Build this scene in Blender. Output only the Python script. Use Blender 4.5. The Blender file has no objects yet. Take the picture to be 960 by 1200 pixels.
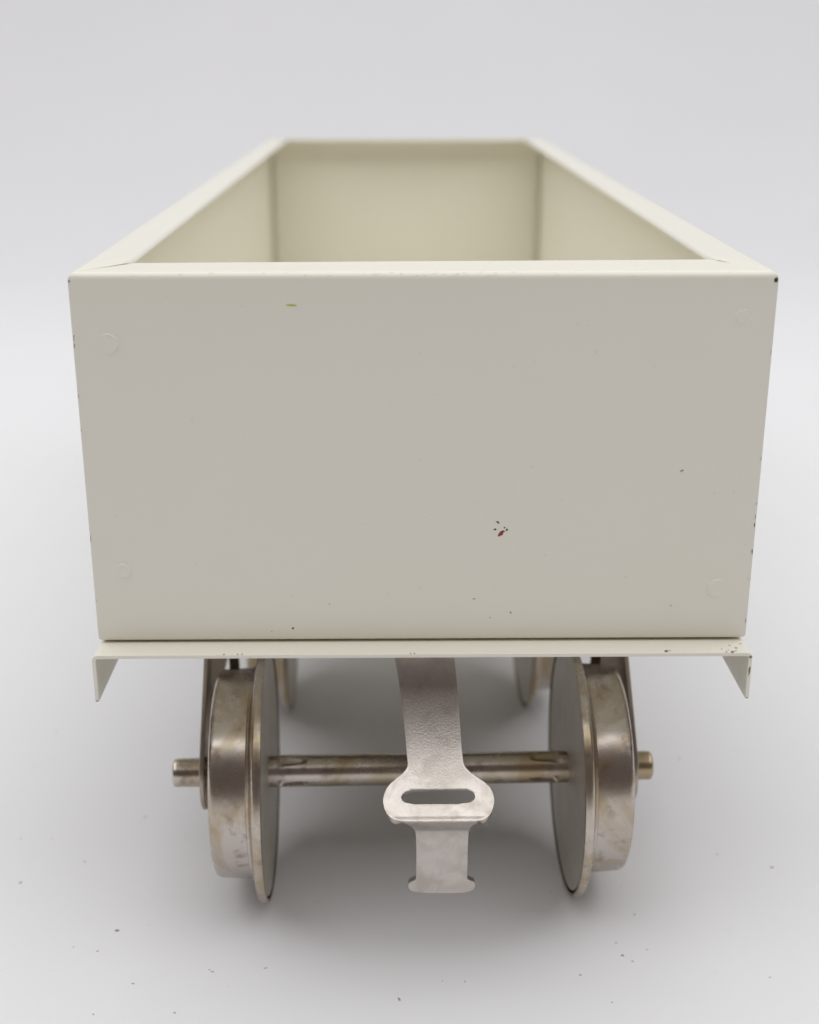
import bpy, bmesh, math, random
from mathutils import Vector, Matrix, noise

S = 0.001            # everything is written in millimetres and scaled to metres
G = 48.4             # height of the wagon floor above the table, mm
scene = bpy.context.scene
coll = scene.collection

# ------------------------------------------------------------------ camera
cam_d = bpy.data.cameras.new("camera")
cam = bpy.data.objects.new("camera", cam_d)
coll.objects.link(cam)
pitch, yaw = 0.3378, 0.0110
F = Vector((math.sin(yaw) * math.cos(pitch), math.cos(yaw) * math.cos(pitch), -math.sin(pitch)))
R = Vector((math.cos(yaw), -math.sin(yaw), 0.0))
U = R.cross(F)
M = Matrix((R, U, -F)).transposed().to_4x4()
M.translation = Vector((-3.59 * S, -161.36 * S, (75.07 + G) * S))
cam.matrix_world = M
cam_d.sensor_fit = 'VERTICAL'
cam_d.sensor_height = 36.0
cam_d.lens = 1524.7 / 1200 * 36.0
cam_d.clip_start = 0.005
cam_d.clip_end = 50
cam_d.dof.use_dof = True
cam_d.dof.focus_distance = 0.172
cam_d.dof.aperture_fstop = 20.0
scene.camera = cam

# ------------------------------------------------------------------ world, lamps, exposure
w = bpy.data.worlds.new("World")
scene.world = w
w.use_nodes = True
bg = w.node_tree.nodes["Background"]
bg.inputs[0].default_value = (1.0, 0.79, 0.73, 1)
bg.inputs[1].default_value = 0.12


def area(name, loc, target, size, size_y, power, col):
    d = bpy.data.lights.new(name, 'AREA')
    d.shape = 'RECTANGLE'
    d.size, d.size_y, d.energy, d.color = size, size_y, power, col
    o = bpy.data.objects.new(name, d)
    coll.objects.link(o)
    o.location = loc
    o.rotation_euler = (Vector(target) - Vector(loc)).to_track_quat('-Z', 'Y').to_euler()
    return o


area("softbox_lamp", (0.0, 0.055, 0.95), (0, 0.055, 0), 2.9, 1.4, 22.3, (0.99, 0.995, 0.985))

scene.render.engine = 'CYCLES'
scene.view_settings.view_transform = 'Standard'
scene.view_settings.look = 'None'
scene.view_settings.exposure = 0.0
scene.view_settings.gamma = 1.0
scene.cycles.max_bounces = 16
scene.cycles.diffuse_bounces = 8


# ------------------------------------------------------------------ materials
def new_mat(name):
    m = bpy.data.materials.new(name)
    m.use_nodes = True
    nt = m.node_tree
    return m, nt, nt.nodes["Principled BSDF"]


def coords(nt):
    return nt.nodes.new("ShaderNodeTexCoord").outputs["Object"]


def noise_tex(nt, vec, scale, detail=4, rough=0.55, dist=0.0):
    n = nt.nodes.new("ShaderNodeTexNoise")
    n.inputs["Scale"].default_value = scale
    n.inputs["Detail"].default_value = detail
    n.inputs["Roughness"].default_value = rough
    n.inputs["Distortion"].default_value = dist
    nt.links.new(vec, n.inputs["Vector"])
    return n.outputs["Fac"]


def ramp(nt, fac, stops):
    r = nt.nodes.new("ShaderNodeValToRGB")
    cr = r.color_ramp
    while len(cr.elements) < len(stops):
        cr.elements.new(0.5)
    for e, (p, c) in zip(cr.elements, stops):
        e.position = p
        e.color = (*c, 1) if len(c) == 3 else c
    nt.links.new(fac, r.inputs[0])
    return r.outputs[0]


def mix(nt, fac, a, b):
    n = nt.nodes.new("ShaderNodeMix")
    n.data_type = 'RGBA'
    if isinstance(fac, float):
        n.inputs[0].default_value = fac
    else:
        nt.links.new(fac, n.inputs[0])
    for s, v in ((6, a), (7, b)):
        if isinstance(v, tuple):
            n.inputs[s].default_value = (*v, 1)
        else:
            nt.links.new(v, n.inputs[s])
    return n.outputs[2]


def maprange(nt, v, a, b, c, d):
    n = nt.nodes.new("ShaderNodeMapRange")
    nt.links.new(v, n.inputs[0])
    for i, x in enumerate((a, b, c, d)):
        n.inputs[i + 1].default_value = x
    return n.outputs[0]


def bump(nt, h, dist, strength, bsdf):
    b = nt.nodes.new("ShaderNodeBump")
    b.inputs["Distance"].default_value = dist
    b.inputs["Strength"].default_value = strength
    nt.links.new(h, b.inputs["Height"])
    nt.links.new(b.outputs[0], bsdf.inputs["Normal"])


def add_h(nt, a, b, k):
    n = nt.nodes.new("ShaderNodeMath")
    n.operation = 'MULTIPLY_ADD'
    nt.links.new(b, n.inputs[0])
    n.inputs[1].default_value = k
    nt.links.new(a, n.inputs[2])
    return n.outputs[0]


def paint_mat():
    m, nt, b = new_mat("cream_enamel")
    co = coords(nt)
    n1 = noise_tex(nt, co, 28, 3)
    c = mix(nt, maprange(nt, n1, 0.3, 0.7, 0, 1), (0.828, 0.806, 0.706), (0.842, 0.822, 0.730))
    sp = noise_tex(nt, co, 900, 2)
    c = mix(nt, maprange(nt, sp, 0.70, 0.78, 0, 0.25), c, (0.45, 0.42, 0.34))
    nt.links.new(c, b.inputs["Base Color"])
    nt.links.new(maprange(nt, noise_tex(nt, co, 60, 4), 0.3, 0.7, 0.30, 0.40), b.inputs["Roughness"])
    b.inputs["Coat Weight"].default_value = 0.45
    b.inputs["Coat Roughness"].default_value = 0.20
    bump(nt, add_h(nt, noise_tex(nt, co, 260, 2), noise_tex(nt, co, 22, 2), 10.0), 0.00006, 0.35, b)
    return m


def metal_mat(name, base, stain, dark, rough, amount, fine, grain=0.00006, sc=85):
    m, nt, b = new_mat(name)
    co = coords(nt)
    n1 = noise_tex(nt, co, sc, 5, 0.62, 0.9)
    n2 = noise_tex(nt, co, 330, 4, 0.6)
    c = mix(nt, maprange(nt, n1, 0.40, 0.62, 0, amount), base, stain)
    c = mix(nt, maprange(nt, n2, 0.56, 0.70, 0, amount * 0.8), c, dark)
    nt.links.new(c, b.inputs["Base Color"])
    b.inputs["Metallic"].default_value = 1.0
    nt.links.new(maprange(nt, n1, 0.3, 0.7, rough, rough + 0.13), b.inputs["Roughness"])
    bump(nt, noise_tex(nt, co, fine, 3), grain, 0.35, b)
    return m


def flat_mat(name, col, rough=0.6, metallic=0.0):
    m, nt, b = new_mat(name)
    co = coords(nt)
    n = noise_tex(nt, co, 2200, 2)
    c = mix(nt, maprange(nt, n, 0.35, 0.65, 0, 1), tuple(x * 0.7 for x in col), tuple(min(1, x * 1.25) for x in col))
    nt.links.new(c, b.inputs["Base Color"])
    b.inputs["Roughness"].default_value = rough
    b.inputs["Metallic"].default_value = metallic
    return m


def paper_mat():
    m, nt, b = new_mat("white_backdrop_card")
    co = coords(nt)
    n1 = noise_tex(nt, co, 9, 4)
    c = mix(nt, maprange(nt, n1, 0.3, 0.7, 0, 1), (0.786, 0.793, 0.822), (0.808, 0.814, 0.838))
    n2 = noise_tex(nt, co, 120, 5, 0.65, 0.5)
    c = mix(nt, maprange(nt, n2, 0.66, 0.78, 0, 0.22), c, (0.60, 0.59, 0.58))
    n3 = noise_tex(nt, co, 520, 2)
    c = mix(nt, maprange(nt, n3, 0.735, 0.80, 0, 0.45), c, (0.50, 0.48, 0.46))
    nt.links.new(c, b.inputs["Base Color"])
    b.inputs["Roughness"].default_value = 0.55
    b.inputs["Specular IOR Level"].default_value = 0.3
    bump(nt, noise_tex(nt, co, 700, 3), 0.00008, 0.2, b)
    return m


PAINT = paint_mat()
NICKEL = metal_mat("tarnished_nickel", (0.56, 0.51, 0.47), (0.41, 0.325, 0.205), (0.29, 0.225, 0.185), 0.22, 0.95, 500)
DISC = metal_mat("dull_nickel_disc", (0.62, 0.585, 0.53), (0.54, 0.49, 0.43), (0.45, 0.40, 0.35), 0.42, 0.4, 900)
SATIN = metal_mat("satin_nickel", (0.57, 0.53, 0.50), (0.48, 0.44, 0.40), (0.41, 0.37, 0.335), 0.31, 0.9, 4200, 0.00009, 260)
FRAME = metal_mat("frame_steel", (0.46, 0.41, 0.36), (0.38, 0.32, 0.26), (0.30, 0.26, 0.22), 0.32, 0.6, 600)
GROOVE_SHADE = flat_mat("groove_shade", (0.02, 0.018, 0.016), 0.8)  # near-black paint for the shade inside the wheel's rim groove
CHIP_DARK = flat_mat("bare_steel_chip", (0.07, 0.065, 0.06), 0.45, 0.3)
CHIP_RED = flat_mat("red_undercoat_chip", (0.30, 0.055, 0.045), 0.6)
CHIP_YELLOW = flat_mat("olive_yellow_scuff", (0.62, 0.57, 0.12), 0.5)
CHIP_GREY = flat_mat("grey_speck", (0.40, 0.37, 0.32), 0.6)
CHIP_TAN = flat_mat("tan_speck", (0.58, 0.47, 0.30), 0.6)
DUST = flat_mat("dark_dust", (0.27, 0.26, 0.25), 0.9)
PAPER = paper_mat()


# ------------------------------------------------------------------ helpers
def link(name, bm, mats, parent=None, smooth=35.0):
    for v in bm.verts:
        v.co *= S
    me = bpy.data.meshes.new(name)
    bm.normal_update()
    bm.to_mesh(me)
    bm.free()
    for m in (mats if isinstance(mats, (list, tuple)) else [mats]):
        me.materials.append(m)
    if smooth:
        me.polygons.foreach_set("use_smooth", [True] * len(me.polygons))
        me.set_sharp_from_angle(angle=math.radians(smooth))
    o = bpy.data.objects.new(name, me)
    coll.objects.link(o)
    if parent:
        o.parent = parent
    return o


def empty(name, loc=(0, 0, 0), parent=None):
    o = bpy.data.objects.new(name, None)
    o.empty_display_size = 0.01
    o.location = [c * S for c in loc]
    coll.objects.link(o)
    if parent:
        o.parent = parent
    return o


def arc(cx, cz, r, a0, a1, n):
    return [(cx + r * math.cos(math.radians(a0 + (a1 - a0) * i / n)),
             cz + r * math.sin(math.radians(a0 + (a1 - a0) * i / n))) for i in range(n + 1)]


def grid_faces(bm, rows, mat=0, closed=False):
    for a, b in zip(rows, rows[1:]):
        n = len(a)
        for i in range(n if closed else n - 1):
            j = (i + 1) % n
            f = bm.faces.new((a[i], a[j], b[j], b[i]))
            f.material_index = mat


def lathe(bm, prof, segs, axis='X', mats=None):
    """prof: list of (u, r) along the axis; r = 0 closes with a point."""
    rings = []
    for u, r in prof:
        if r == 0:
            rings.append([bm.verts.new((u, 0, 0))])
        else:
            rings.append([bm.verts.new((u, r * math.cos(2 * math.pi * k / segs), r * math.sin(2 * math.pi * k / segs)))
                          for k in range(segs)])
    for i, (a, b) in enumerate(zip(rings, rings[1:])):
        mi = mats[i] if mats else 0
        for k in range(segs):
            j = (k + 1) % segs
            if len(a) == 1:
                f = bm.faces.new((a[0], b[j], b[k]))
            elif len(b) == 1:
                f = bm.faces.new((a[k], a[j], b[0]))
            else:
                f = bm.faces.new((a[k], a[j], b[j], b[k]))
            f.material_index = mi
    bmesh.ops.recalc_face_normals(bm, faces=bm.faces)


def solidify(o, t, offset, bevel=0.0, even=True):
    m = o.modifiers.new("thickness", 'SOLIDIFY')
    m.thickness = t * S
    m.offset = offset
    m.use_even_offset = even
    if bevel:
        b = o.modifiers.new("edge", 'BEVEL')
        b.width = bevel * S
        b.segments = 2
        b.limit_method = 'ANGLE'
        b.angle_limit = math.radians(50)


def merge_marks(o, bm, mats, shift=0):
    """bake the sheet's thickness and add chips and stud marks to its own mesh"""
    bpy.context.view_layer.update()
    ev = o.evaluated_get(bpy.context.evaluated_depsgraph_get())
    base = bpy.data.meshes.new_from_object(ev)
    o.modifiers.clear()
    for f in bm.faces:
        f.material_index += shift
    for v in bm.verts:
        v.co *= S
    bm.from_mesh(base)
    n = o.data.name
    me = bpy.data.meshes.new(n)
    bm.to_mesh(me)
    bm.free()
    for m in ([o.data.materials[0]] if shift else []) + list(mats):
        me.materials.append(m)
    me.polygons.foreach_set("use_smooth", [True] * len(me.polygons))
    me.set_sharp_from_angle(angle=math.radians(40))
    o.data = me


rng = random.Random(7)


def flake(bm, o, ax, ay, rx, ry, rot, mat, nrm, lift=0.03, n=11, jag=0.3):
    """irregular flat chip at o, in the plane of ax, ay; a thin lens with its own small thickness"""
    o, ax, ay, nrm = Vector(o), Vector(ax), Vector(ay), Vector(nrm)
    c, s = math.cos(rot), math.sin(rot)
    top, bot = [], []
    for k in range(n):
        t = 2 * math.pi * k / n
        q = 1 + rng.uniform(-jag, jag)
        x, y = rx * q * math.cos(t), ry * q * math.sin(t)
        p = o + ax * (x * c - y * s) + ay * (x * s + y * c)
        bot.append(bm.verts.new(p - nrm * 0.02))
        top.append(bm.verts.new(p + nrm * lift))
    f = bm.faces.new(top)
    f.material_index = mat
    for k in range(n):
        j = (k + 1) % n
        g = bm.faces.new((top[k], bot[k], bot[j], top[j]))
        g.material_index = mat
    return f


# ------------------------------------------------------------------ the setting: white sweep
bm = bmesh.new()
prof = [(y, 0.0) for y in (-900, -500, -200, -100, 0, 100, 200, 300, 400, 500, 640)]
prof += arc(640, 480, 480, -90, 0, 24)[1:]
prof += [(1120, 700), (1120, 950)]
rows = []
for y, z in prof:
    rows.append([bm.verts.new((x, y, z)) for x in (-2600, -1500, -800, -300, 0, 300, 800, 1500, 2600)])
grid_faces(bm, rows)
ground = link("backdrop", bm, PAPER, smooth=60)
ground["kind"] = "structure"

# ------------------------------------------------------------------ the wagon
W, L, H = 88.0, 273.0, 49.8
hw = W / 2
root = empty("toy_wagon")
root["label"] = "cream enamelled open toy goods wagon on nickel wheels with a hook coupling"
root["category"] = "toy wagon"

LIP = 6.4


def wall_profile():
    """(inset, height, t) from the turned-in foot up over the wall to the turned-in lip"""
    pts = [(5.0, 0.0), (2.0, -0.08)]
    pts += [(0.6 + x, -0.08 + 0.6 + z) for x, z in arc(0, 0, 0.6, -90, -180, 6)]
    pts += [(0.0, 6.0), (0.0, 16.0), (0.0, 26.0), (0.0, 36.0), (0.0, 45.0)]
    pts += [(1.0 + x, H - 1.0 + z) for x, z in arc(0, 0, 1.0, 180, 90, 7)]
    pts += [(2.4, H), (3.8, H), (5.1, H), (LIP, H)]
    return pts


def wall(name, half, parent, gap, warp, mats=PAINT, extra=None):
    bm = bmesh.new()
    rows = []
    n = 40
    for d, z in wall_profile():
        e = half - d - gap * d / LIP - 0.02
        row = []
        for k in range(n + 1):
            x = -e + 2 * e * k / n
            dz = warp(x, d) if z > H - 0.3 else 0.0
            bow = 0.10 * math.cos(math.pi * x / (2 * half)) * math.sin(math.pi * z / H)
            row.append(bm.verts.new((x, d - 0.0 * bow, z + dz + G)))
        rows.append(row)
    grid_faces(bm, rows)
    bmesh.ops.recalc_face_normals(bm, faces=bm.faces)
    # outward on the wall is -y
    mid = [f for f in bm.faces if abs(f.calc_center_median().z - G - 20) < 6][0]
    mid.normal_update()
    if mid.normal.y > 0:
        bmesh.ops.reverse_faces(bm, faces=bm.faces[:])
    if extra:
        extra(bm)
    o = link(name, bm, mats, parent, smooth=40)
    return o


box = None
bm = bmesh.new()
bmesh.ops.create_cube(bm, size=1.0)
for v in bm.verts:
    v.co = Vector((v.co.x * (W - 2.4), v.co.y * (L - 2.4) + L / 2, v.co.z * 0.5 + G + 0.95))
bmesh.ops.bevel(bm, geom=bm.edges[:], offset=0.12, segments=2, affect='EDGES')
box = link("wagon_box", bm, PAINT, root)

thick = []


def front_marks(bm):
    X, Z, N = (1, 0, 0), (0, 0, 1), (0, -1, 0)

    def fl(x, z, rx, rz, mat, rot=0.0, jag=0.3, lift=0.03):
        flake(bm, (x, 0, z + G), X, Z, rx, rz, rot, mat, N, lift, jag=jag)
    fl(-16.5, 45.7, 0.80, 0.13, 3, -0.03, 0.15)
    fl(10.25, 15.30, 0.42, 0.26, 2, 0.7)
    fl(10.55, 15.62, 0.22, 0.18, 2, 0.2)
    fl(9.85, 16.9, 0.27, 0.11, 1, -0.5)
    fl(9.5, 15.9, 0.19, 0.11, 1, 0.1)
    fl(10.75, 16.15, 0.12, 0.09, 2, 0.1)
    fl(11.05, 15.85, 0.13, 0.15, 1, 0.4)
    fl(6.86, 5.96, 0.22, 0.07, 4)
    fl(11.86, 3.93, 0.14, 0.13, 4)
    fl(9.1, 3.2, 0.10, 0.11, 4)
    fl(-17.62, 1.75, 0.13, 0.13, 1)
    fl(-12.6, 5.3, 0.10, 0.10, 4)
    fl(-20.5, 1.3, 0.10, 0.08, 4)
    fl(33.5, 4.85, 0.14, 0.08, 4)
    fl(33.7, 23.95, 0.24, 0.18, 5, 0.3)
    fl(43.68, 48.75, 0.22, 0.30, 1, 0.0, 0.2)
    fl(-43.83, 48.75, 0.10, 0.14, 1)
    fl(-43.80, 41.9, 0.07, 0.14, 4)
    r2 = random.Random(3)
    for k in range(8):
        z = r2.uniform(2, 47)
        if r2.random() < 0.45:
            z = r2.uniform(2, 20)
        fl(43.86 + r2.uniform(-0.05, 0.04), z, r2.uniform(0.03, 0.07), r2.uniform(0.08, 0.35), 1 if r2.random() < 0.3 else 4)
    for k in range(8):
        z = r2.uniform(2, 47)
        fl(-43.88 + r2.uniform(-0.03, 0.04), z, r2.uniform(0.03, 0.05), r2.uniform(0.08, 0.4), 4)
    for k in range(46):
        x = r2.gauss(1, 8.0) if k < 34 else r2.uniform(-40, 40)
        a = math.radians(r2.uniform(25, 65))
        n = Vector((0, -math.cos(a), math.sin(a)))
        flake(bm, (x, 1.0 - math.cos(a), H - 1.0 + math.sin(a) + G), (1, 0, 0), (0, math.sin(a), math.cos(a)), r2.uniform(0.05, 0.22), r2.uniform(0.03, 0.07), 0, 0, n, 0.035)
    # dark slivers painted as the shade inside the open mitre seams of the turned-in lips
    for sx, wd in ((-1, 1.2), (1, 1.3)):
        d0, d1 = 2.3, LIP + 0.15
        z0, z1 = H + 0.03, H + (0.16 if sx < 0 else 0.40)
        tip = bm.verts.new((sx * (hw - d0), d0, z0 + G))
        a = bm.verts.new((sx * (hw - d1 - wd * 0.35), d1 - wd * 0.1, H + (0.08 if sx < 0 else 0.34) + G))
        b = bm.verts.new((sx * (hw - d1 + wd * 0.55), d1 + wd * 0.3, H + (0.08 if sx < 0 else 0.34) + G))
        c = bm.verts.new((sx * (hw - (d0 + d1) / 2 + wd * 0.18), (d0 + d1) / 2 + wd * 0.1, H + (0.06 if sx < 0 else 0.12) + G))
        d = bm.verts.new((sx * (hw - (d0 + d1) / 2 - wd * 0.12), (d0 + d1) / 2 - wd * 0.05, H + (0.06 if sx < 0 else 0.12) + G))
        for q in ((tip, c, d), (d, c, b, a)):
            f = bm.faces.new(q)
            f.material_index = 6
    # pressed studs: shallow domes showing through the paint
    for x, z, r, h in ((-39.7, 40.9, 1.35, 0.24), (40.1, 44.1, 1.0, 0.13), (-39.95, 10.2, 1.05, 0.22), (39.6, 7.3, 1.4, 0.20)):
        rings = []
        for i, (q, hh) in enumerate(((1.0, -0.02), (0.93, h * 0.75), (0.82, h), (0.45, h * 0.55), (0.15, h * 0.45))):
            rings.append([bm.verts.new((x + r * q * math.cos(2 * math.pi * k / 28), -hh * (0.55 + 0.45 * math.cos(2 * math.pi * k / 28 - (0.2 if x < 0 else 2.7))) + 0.01, z + G + r * q * math.sin(2 * math.pi * k / 28)))
                          for k in range(28)])
        grid_faces(bm, rings, 0, True)
        bm.faces.new(rings[-1])


def warp_front(x, d):
    return (d / LIP) ** 1.3 * (0.36 + 0.20 * x / hw)


def warp_side(x, d):
    return -0.05 * d / LIP


def warp_none(x, d):
    return 0.0


# each wall is one bent sheet: foot, wall and turned-in lip
def make_shell(o, t=0.55):
    solidify(o, t, -1.0)


CH = [PAINT, CHIP_DARK, CHIP_RED, CHIP_YELLOW, CHIP_GREY, CHIP_TAN, flat_mat('seam_shade', (0.26, 0.25, 0.22), 0.5)]  # last grey is painted shade for the mitre seams
front = wall("end_wall", hw, box, 0.80, warp_front)
make_shell(front)
back = wall("end_wall", hw, box, 0.20, warp_none)
back.rotation_euler = (0, 0, math.pi)
back.location = (0, L * S, 0)
make_shell(back)
for sgn in (-1, 1):
    s_ = wall("side_wall", L / 2, box, 0.75, warp_side)
    s_.rotation_euler = (0, 0, -sgn * -math.pi / 2 if False else (math.pi / 2 if sgn > 0 else -math.pi / 2))
    s_.location = (sgn * hw * S, L / 2 * S, 0)
    make_shell(s_)
bm = bmesh.new()
front_marks(bm)
bmesh.ops.recalc_face_normals(bm, faces=bm.faces)
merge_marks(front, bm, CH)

# ------------------------------------------------------------------ underframe: channel sheet with folded skirts
bm = bmesh.new()
uw = 44.15
top = -0.38
pr = [(-uw, -7.2), (-uw, -5.0), (-uw, -3.0)]
pr += [(-uw + 0.8 + x, top - 0.8 + z) for x, z in arc(0, 0, 0.8, 180, 90, 6)]
pr += [(x, top) for x in (-30, -15, 0, 15, 30)]
pr += [(uw - 0.8 + x, top - 0.8 + z) for x, z in arc(0, 0, 0.8, 90, 0, 6)]
pr += [(uw, -3.0), (uw, -5.0), (uw, -7.2)]
ys = [-3.9, -3.6, 0, 20, 68, 136, 205, 253, 273, 276.6, 276.9]
rows = [[bm.verts.new((x - 0.05, y, z + G)) for x, z in pr] for y in ys]
grid_faces(bm, rows)
bmesh.ops.recalc_face_normals(bm, faces=bm.faces)
f = [f for f in bm.faces if abs(f.calc_center_median().x) < 12][0]
if f.normal.z < 0:
    bmesh.ops.reverse_faces(bm, faces=bm.faces[:])
under = link("underframe", bm, PAINT, root, smooth=40)
solidify(under, 0.5, -1.0, 0.06)
bm = bmesh.new()
X, Y, Z = (1, 0, 0), (0, 1, 0), (0, 0, 1)
for x, rx in ((-26.6, 0.13), (-24.8, 0.10), (-24.2, 0.09), (-1.2, 0.09), (-1.7, 0.07)):
    flake(bm, (x, -3.65, top + G), X, Y, rx, 0.2, 0, 0, Z)
for x, y, r in ((41.5, -1.6, 0.12), (42.2, -2.4, 0.22), (41.4, -3.6, 0.25), (43.1, -1.1, 0.15), (41.0, -3.0, 0.1), (41.9, -3.3, 0.14), (40.6, -3.6, 0.15),
                (33.1, -3.1, 0.14), (32.6, -3.3, 0.25), (40.2, -2.7, 0.1)):
    flake(bm, (x, y, top + G), X, Y, r, r * 1.3, rng.uniform(0, 3), 1 if r < 0.24 else 0, Z)
flake(bm, (uw - 0.30, -3.9, -1.0 + G), X, Z, 0.20, 0.22, 0, 0, (0, -1, 0))
flake(bm, (uw - 0.30, -3.9, -3.1 + G), X, Z, 0.13, 0.70, -0.06, 2, (0, -1, 0))
flake(bm, (uw - 0.30, -3.9, -7.1 + G), X, Z, 0.20, 0.08, 0, 1, (0, -1, 0))
flake(bm, (-uw + 0.20, -3.9, -7.1 + G), X, Z, 0.20, 0.10, 0, 1, (0, -1, 0))
bmesh.ops.recalc_face_normals(bm, faces=bm.faces)
merge_marks(under, bm, [flat_mat("grey_chip", (0.20, 0.19, 0.165)), CHIP_GREY, flat_mat("brown_chip", (0.20, 0.13, 0.10))], shift=1)

# ------------------------------------------------------------------ couplings: bent strap with slotted head and barbed tongue
ROWS=[
(-3.88,4.42,2.58,-3.65),
(-3.58,4.58,1.90,-5.18),
(-3.32,4.73,1.17,-6.68),
(-3.09,4.85,0.38,-8.14),
(-2.89,4.93,-0.47,-9.56),
(-2.70,5.04,-1.38,-10.95),
(-2.51,5.14,-2.34,-12.30),
(-2.37,5.21,-3.43,-13.68),
(-2.29,5.27,-4.13,-14.50),
(-2.19,5.36,-4.85,-15.30),
(-2.11,5.46,-5.44,-15.92),
(-2.13,5.62,-5.78,-16.26),
(-2.31,5.89,-6.06,-16.53),
(-2.84,6.51,-6.52,-16.98),
(-3.69,7.45,-7.00,-17.43),
(-4.43,8.38,-7.49,-17.86),
(-4.96,8.99,-7.98,-18.29),
(-5.09,9.10,-8.18,-18.46,-1.48,5.91),
(-5.19,9.22,-8.38,-18.62,-2.37,6.58),
(-5.32,9.35,-8.66,-18.84,-2.86,6.84),
(-5.42,9.44,-9.00,-19.12,-3.05,6.93),
(-5.47,9.48,-9.34,-19.38,-2.92,6.75),
(-5.44,9.45,-9.61,-19.58,-2.44,6.17),
(-5.40,9.40,-9.78,-19.71,-1.29,4.59),
(-5.30,9.27,-10.23,-20.04),
(-5.02,9.01,-10.77,-20.42),
(-4.65,8.68,-11.10,-20.69),
(-4.52,8.56,-11.22,-20.74),
(-4.27,8.35,-11.38,-20.80),
(-3.98,8.10,-11.57,-20.87),
(-3.60,7.83,-11.73,-20.94),
(-3.19,7.53,-11.85,-21.06),
(-2.82,7.25,-11.94,-21.17),
(-2.36,6.92,-11.68,-21.53),
(-1.78,6.50,-10.91,-22.39),
(-1.63,6.39,-10.64,-22.69),
(-1.48,6.29,-10.25,-23.11),
(-1.35,6.22,-9.81,-23.59),
(-1.22,6.16,-9.45,-24.04),
(-1.11,6.11,-9.30,-24.41),
(-1.02,6.07,-9.20,-25.35),
(-0.97,6.03,-9.22,-27.32),
(-0.99,6.02,-9.28,-29.78),
(-1.01,6.00,-9.32,-31.26),
(-1.05,6.05,-9.34,-31.88),
(-1.48,6.49,-9.34,-32.11),
(-1.91,6.96,-9.35,-32.33),
(-2.06,7.08,-9.35,-32.63),
(-2.08,7.10,-9.36,-33.01),
(-2.00,7.02,-9.37,-33.38),
(-1.65,6.68,-9.38,-33.71),
(-1.05,6.08,-9.39,-33.96),
(0.25,4.79,-9.39,-34.11),
]



def coupling():
    bm = bmesh.new()
    # hidden root: the strap turns level under the floor
    pre = [(-6.6, 1.8, 34.0, -2.0), (-6.4, 2.0, 24.0, -2.0), (-5.4, 3.0, 14.0, -2.0), (-4.3, 4.1, 5.6, -2.05), (-4.1, 4.3, 4.0, -2.3), (-3.95, 4.45, 3.1, -2.9)]
    slot = [r for r in ROWS if len(r) == 6]
    s0, s1 = slot[0], slot[-1]
    rows, flags = [], []
    na, ns = 5, 10
    for r in pre + ROWS:
        l, rr, y, z = r[:4]
        if len(r) == 6:
            a, b = r[4], r[5]
        elif z >= s0[3]:
            a, b = s0[4], s0[5]
            t = min(1, (z - s0[3]) / 2.5)
            a = a * (1 - t) + (l + (rr - l) * 0.3) * t
            b = b * (1 - t) + (l + (rr - l) * 0.7) * t
        else:
            t = min(1, (s1[3] - z) / 2.5)
            a = s1[4] * (1 - t) + (l + (rr - l) * 0.3) * t
            b = s1[5] * (1 - t) + (l + (rr - l) * 0.7) * t
        xs = [l + (a - l) * k / na for k in range(na)] + [a + (b - a) * k / ns for k in range(ns)] + [b + (rr - b) * k / na for k in range(na + 1)]
        rows.append([bm.verts.new((x, y, z + G)) for x in xs])
        flags.append(len(r) == 6)
    for i, (p, q) in enumerate(zip(rows, rows[1:])):
        for k in range(len(p) - 1):
            if flags[i] and flags[i + 1] and na <= k < na + ns:
                continue
            bm.faces.new((p[k], p[k + 1], q[k + 1], q[k]))
    bmesh.ops.recalc_face_normals(bm, faces=bm.faces)
    f = min(bm.faces, key=lambda f: f.calc_center_median().z)
    if f.normal.y > 0:
        bmesh.ops.reverse_faces(bm, faces=bm.faces[:])
    o = link("coupling", bm, SATIN, root, smooth=50)
    solidify(o, 1.0, -1.0, 0.14, even=False)
    return o


cpl = coupling()
c2 = cpl.copy()
coll.objects.link(c2)
c2.parent = root
c2.rotation_euler = (0, 0, math.pi)
c2.location = (0, L * S, 0)

# ------------------------------------------------------------------ bogies
RF, RT, WB, BB, WW = 19.5, 15.85, 60.4, 22.7, 7.9
AZ = -28.9


def wheel_mesh():
    bm = bmesh.new()
    pr = [(0.22, 0), (0.22, RF - 1.05), (0.30, RF - 0.98), (0.9, RF - 0.96), (0.9, RF - 0.62), (0.12, RF - 0.58), (0.02, RF - 0.50), (0.0, RF - 0.35),
          (0.10, RF - 0.10), (0.35, RF), (0.95, RF), (1.25, RF - 0.15), (1.45, RF - 0.55), (1.62, RF - 1.4), (1.80, RF - 2.4), (2.0, RT + 0.55),
          (2.12, RT + 0.45), (2.3, RT + 0.40), (2.42, RT + 0.28), (2.5, RT + 0.06), (2.7, RT), (4.5, RT - 0.08), (WW - 0.9, RT - 0.22), (WW - 0.55, RT - 0.30), (WW - 0.22, RT - 0.52), (WW - 0.05, RT - 0.85),
          (WW, RT - 1.2), (WW, RT - 2.9), (WW - 0.2, RT - 3.2), (WW - 1.3, RT - 3.6), (WW - 1.3, 5.2), (WW - 1.0, 4.9), (WW + 0.2, 4.5), (WW + 0.4, 4.2), (WW + 0.4, 0)]
    mats = [1] + [2] * 4 + [0] * (len(pr) - 6)
    lathe(bm, pr, 144, mats=mats)
    for v in bm.verts:
        v.co *= S
    me = bpy.data.meshes.new("wheel")
    bm.to_mesh(me)
    bm.free()
    for m in (NICKEL, DISC, GROOVE_SHADE):
        me.materials.append(m)
    me.polygons.foreach_set("use_smooth", [True] * len(me.polygons))
    me.set_sharp_from_angle(angle=math.radians(38))
    return me


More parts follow.
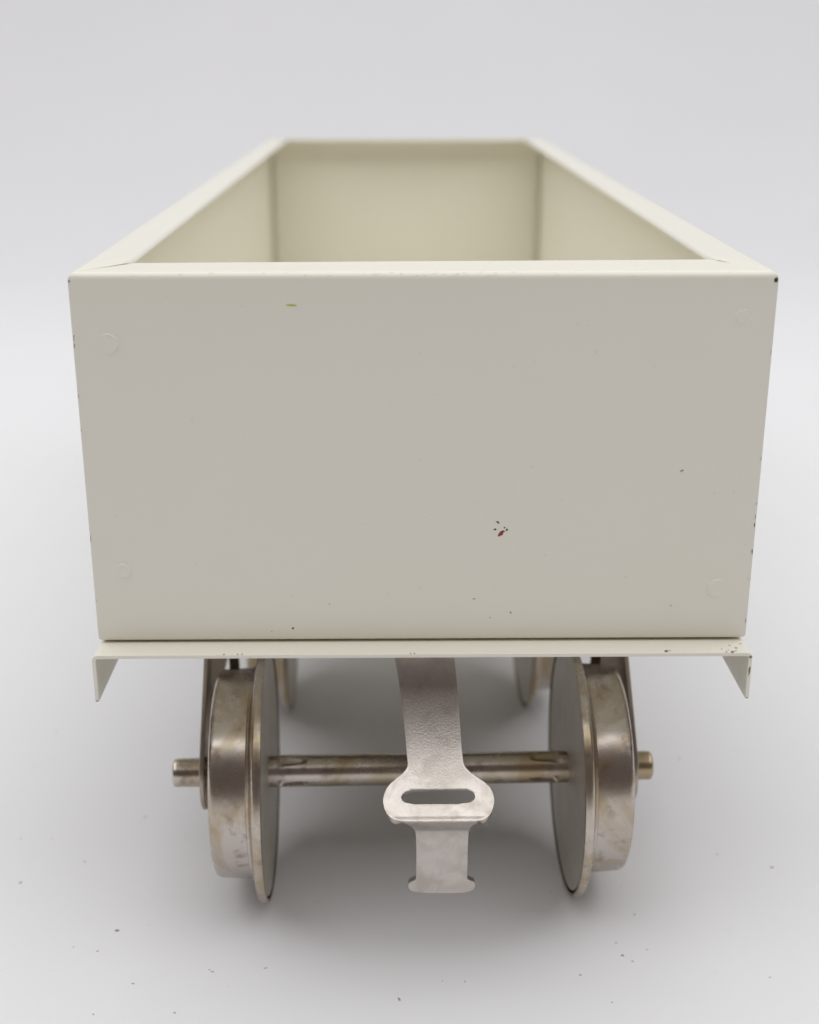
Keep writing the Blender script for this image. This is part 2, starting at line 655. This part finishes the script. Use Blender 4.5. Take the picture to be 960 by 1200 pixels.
def axle_mesh():
    bm = bmesh.new()
    x0, x1, r0 = -37.6, 36.1, 2.42
    us = [x0, x0 + 0.12, x0 + 0.3]
    u = x0 + 0.6
    while u < x1 - 0.6:
        us.append(u)
        near = min(abs(abs(u) - (BB - 3.5)), 30)
        u += 0.07 if near < 3.6 else 0.9
    us += [x1 - 0.3, x1 - 0.12, x1]
    segs = 200
    rows = []
    for u in us:
        row = []
        e = min(u - x0, x1 - u)
        r0 = 2.42 if abs(u) < 32.0 else 2.2
        base = r0 - (0.42 if e < 0.01 else 0.16 if e < 0.15 else 0.05 if e < 0.35 else 0.0)
        for k in range(segs):
            th = 2 * math.pi * k / segs          # 0 = +y (away), 180 = towards the photographer, 90 = up
            r = base
            du = (BB - abs(u))                    # distance from the inner face
            for th0, c0, ln, wd, dp in ((203, 3.4, 2.5, 19, 0.62), (112, 3.2, 2.6, 26, 0.34), (22, 3.4, 2.6, 24, 0.7), (295, 3.4, 2.6, 24, 0.7)):
                d = (math.degrees(th) - th0 + 180) % 360 - 180
                q = (du - c0) / ln
                if abs(q) < 1:
                    wv = wd * (0.45 + 0.55 * (1 - (q + 1) / 2))
                    p = abs(d) / wv
                    if p < 1.0:
                        e1 = min(1, (1 - abs(q)) * 2.2)
                        r -= dp * (1 - p ** 2) ** 0.8 * e1 * e1 * (3 - 2 * e1)
            row.append(bm.verts.new((u, r * math.cos(th), r * math.sin(th))))
        rows.append(row)
    grid_faces(bm, rows, 0, True)
    bm.faces.new(rows[0])
    bm.faces.new(rows[-1])
    bmesh.ops.recalc_face_normals(bm, faces=bm.faces)
    for v in bm.verts:
        v.co *= S
    me = bpy.data.meshes.new("axle")
    bm.to_mesh(me)
    bm.free()
    me.materials.append(NICKEL)
    me.polygons.foreach_set("use_smooth", [True] * len(me.polygons))
    me.set_sharp_from_angle(angle=math.radians(40))
    return me


def bogie_frame_bm():
    bm = bmesh.new()
    out = arc(0, AZ, 5.6, 350, 180, 18)
    out += [(-5.0, AZ + 3.5), (15.5, -4.2), (17.0, -2.9)]
    out += [(WB - 17.0, -2.9), (WB - 15.5, -4.2), (WB + 5.0, AZ + 3.5)]
    out += arc(WB, AZ, 5.6, 0, -170, 18)
    out += [(WB - 13, AZ + 4), (13, AZ + 4)]
    for sx in (-1, 1):
        xa, xb = sx * 32.3, sx * 33.0
        A = [bm.verts.new((xa, y, z)) for y, z in out]
        B = [bm.verts.new((xb, y, z)) for y, z in out]
        bm.faces.new(A)
        bm.faces.new(B)
        n = len(out)
        for k in range(n):
            bm.faces.new((A[k], A[(k + 1) % n], B[(k + 1) % n], B[k]))
    # bolster sheet joining both side plates, with a turned-down edge
    def bx(x0, x1, y0, y1, z0, z1):
        vs = [bm.verts.new((x, y, z)) for x in (x0, x1) for y in (y0, y1) for z in (z0, z1)]
        for q in ((0, 1, 3, 2), (4, 6, 7, 5), (0, 4, 5, 1), (2, 3, 7, 6), (0, 2, 6, 4), (1, 5, 7, 3)):
            bm.faces.new([vs[i] for i in q])
    bx(-32.2, 32.2, WB / 2 - 9, WB / 2 + 9, -3.75, -3.0)
    bx(-32.2, 32.2, WB / 2 - 9.8, WB / 2 - 9.05, -7.0, -3.0)
    bx(-32.2, 32.2, WB / 2 + 9.05, WB / 2 + 9.8, -7.0, -3.0)
    for y0 in (14.0, WB - 14.8):
        for x0 in (-30.0, 28.5):
            bx(x0, x0 + 1.6, y0, y0 + 0.8, -20.3, -3.8)
        bx(-32.2, 32.2, y0, y0 + 0.8, -3.75, -3.0)
    # pivot boss
    r = 5.0
    a = [bm.verts.new((r * math.cos(2 * math.pi * k / 32), WB / 2 + r * math.sin(2 * math.pi * k / 32), -2.95)) for k in range(32)]
    b = [bm.verts.new((v.co.x, v.co.y, -0.95)) for v in a]
    bm.faces.new(a)
    bm.faces.new(b)
    for k in range(32):
        bm.faces.new((a[k], a[(k + 1) % 32], b[(k + 1) % 32], b[k]))
    bmesh.ops.recalc_face_normals(bm, faces=bm.faces)
    return bm


bog = link("bogie", bogie_frame_bm(), FRAME, root, smooth=35)
bog.location = (-0.25 * S, 15.0 * S, G * S)
bog.rotation_euler = (0, 0, 0.020)
bv = bog.modifiers.new("edge", 'BEVEL')
bv.width, bv.segments, bv.limit_method, bv.angle_limit = 0.15 * S, 2, 'ANGLE', math.radians(50)
WM, AM = wheel_mesh(), axle_mesh()
kids = []
turn = 0.3
for yy in (0.0, WB):
    for sx in (-1, 1):
        o = bpy.data.objects.new("wheel", WM)
        coll.objects.link(o)
        o.parent = bog
        o.location = (sx * BB * S, yy * S, AZ * S)
        turn += 1.7
        o.rotation_euler = (turn, 0, 0 if sx > 0 else math.pi)
        kids.append(o)
    o = bpy.data.objects.new("axle", AM)
    coll.objects.link(o)
    o.parent = bog
    o.location = (0, yy * S, AZ * S)
    kids.append(o)
b2 = bog.copy()
coll.objects.link(b2)
b2.parent = root
b2.location = (0, (L - 15.0 - WB) * S, G * S)
b2.rotation_euler = (0, 0, -0.01)
for k in kids:
    c = k.copy()
    coll.objects.link(c)
    c.parent = b2

# ------------------------------------------------------------------ dust on the card
bm = bmesh.new()
spots = [(-45.5, 1.8, .42, .2), (-47.4, -2.9, .3, .06), (-40.9, -10, .3, .08), (-45.1, -16.2, .2, .1), (-54.3, 19.5, .28, .07), (-61.2, 26.2, .2, .06), (-66.4, 26.2, .2, .05),
         (-3.4, -13.6, .16, .34), (22.4, -8.9, .24, .12), (26, -14.6, .18, .1), (29.1, -4.7, .24, .14), (30.3, -6, .2, .1), (32.5, 4.8, .2, .1), (28.6, -1.8, .2, .06),
         (32.9, -3.4, .2, .08), (5.9, -10.1, .18, .1), (2.7, -9.9, .14, .1), (20.4, 10.8, .16, .1), (56.7, 16.7, .36, .14), (49.2, -9.7, .2, .08), (48.8, 20.4, .3, .05),
         (48.9, 51, .4, .06), (-34.1, -16, .2, .1), (-30, -7.6, .3, .06), (-46.8, 32.5, .4, .05), (-51.1, -1.9, .2, .08), (-22.5, -6.9, .3, .08), (-30.5, -7.2, .2, .05)]
for x, y, a, b_ in spots:
    flake(bm, (x, y, 0.02), (1, 0, 0), (0, 1, 0), a * 0.8, max(b_, 0.07) * 1.05, rng.uniform(-0.5, 0.5), 0 if b_ > 0.13 else 1, (0, 0, 1), 0.06)
r4 = random.Random(11)
for k in range(14):
    x, y = r4.uniform(-110, 110), r4.uniform(-40, 160)
    a = r4.uniform(0.05, 0.16)
    flake(bm, (x, y, 0.02), (1, 0, 0), (0, 1, 0), a * r4.uniform(1, 2), a, r4.uniform(0, 3), 1 if r4.random() < 0.8 else 0, (0, 0, 1), 0.04, n=7)
bmesh.ops.recalc_face_normals(bm, faces=bm.faces)
dust = link("dust", bm, [DUST, flat_mat("pale_dust", (0.50, 0.48, 0.46), 0.9)], smooth=0)
dust["kind"] = "stuff"
dust["label"] = "fine dark specks of dust scattered on the white card"
dust["category"] = "dust"
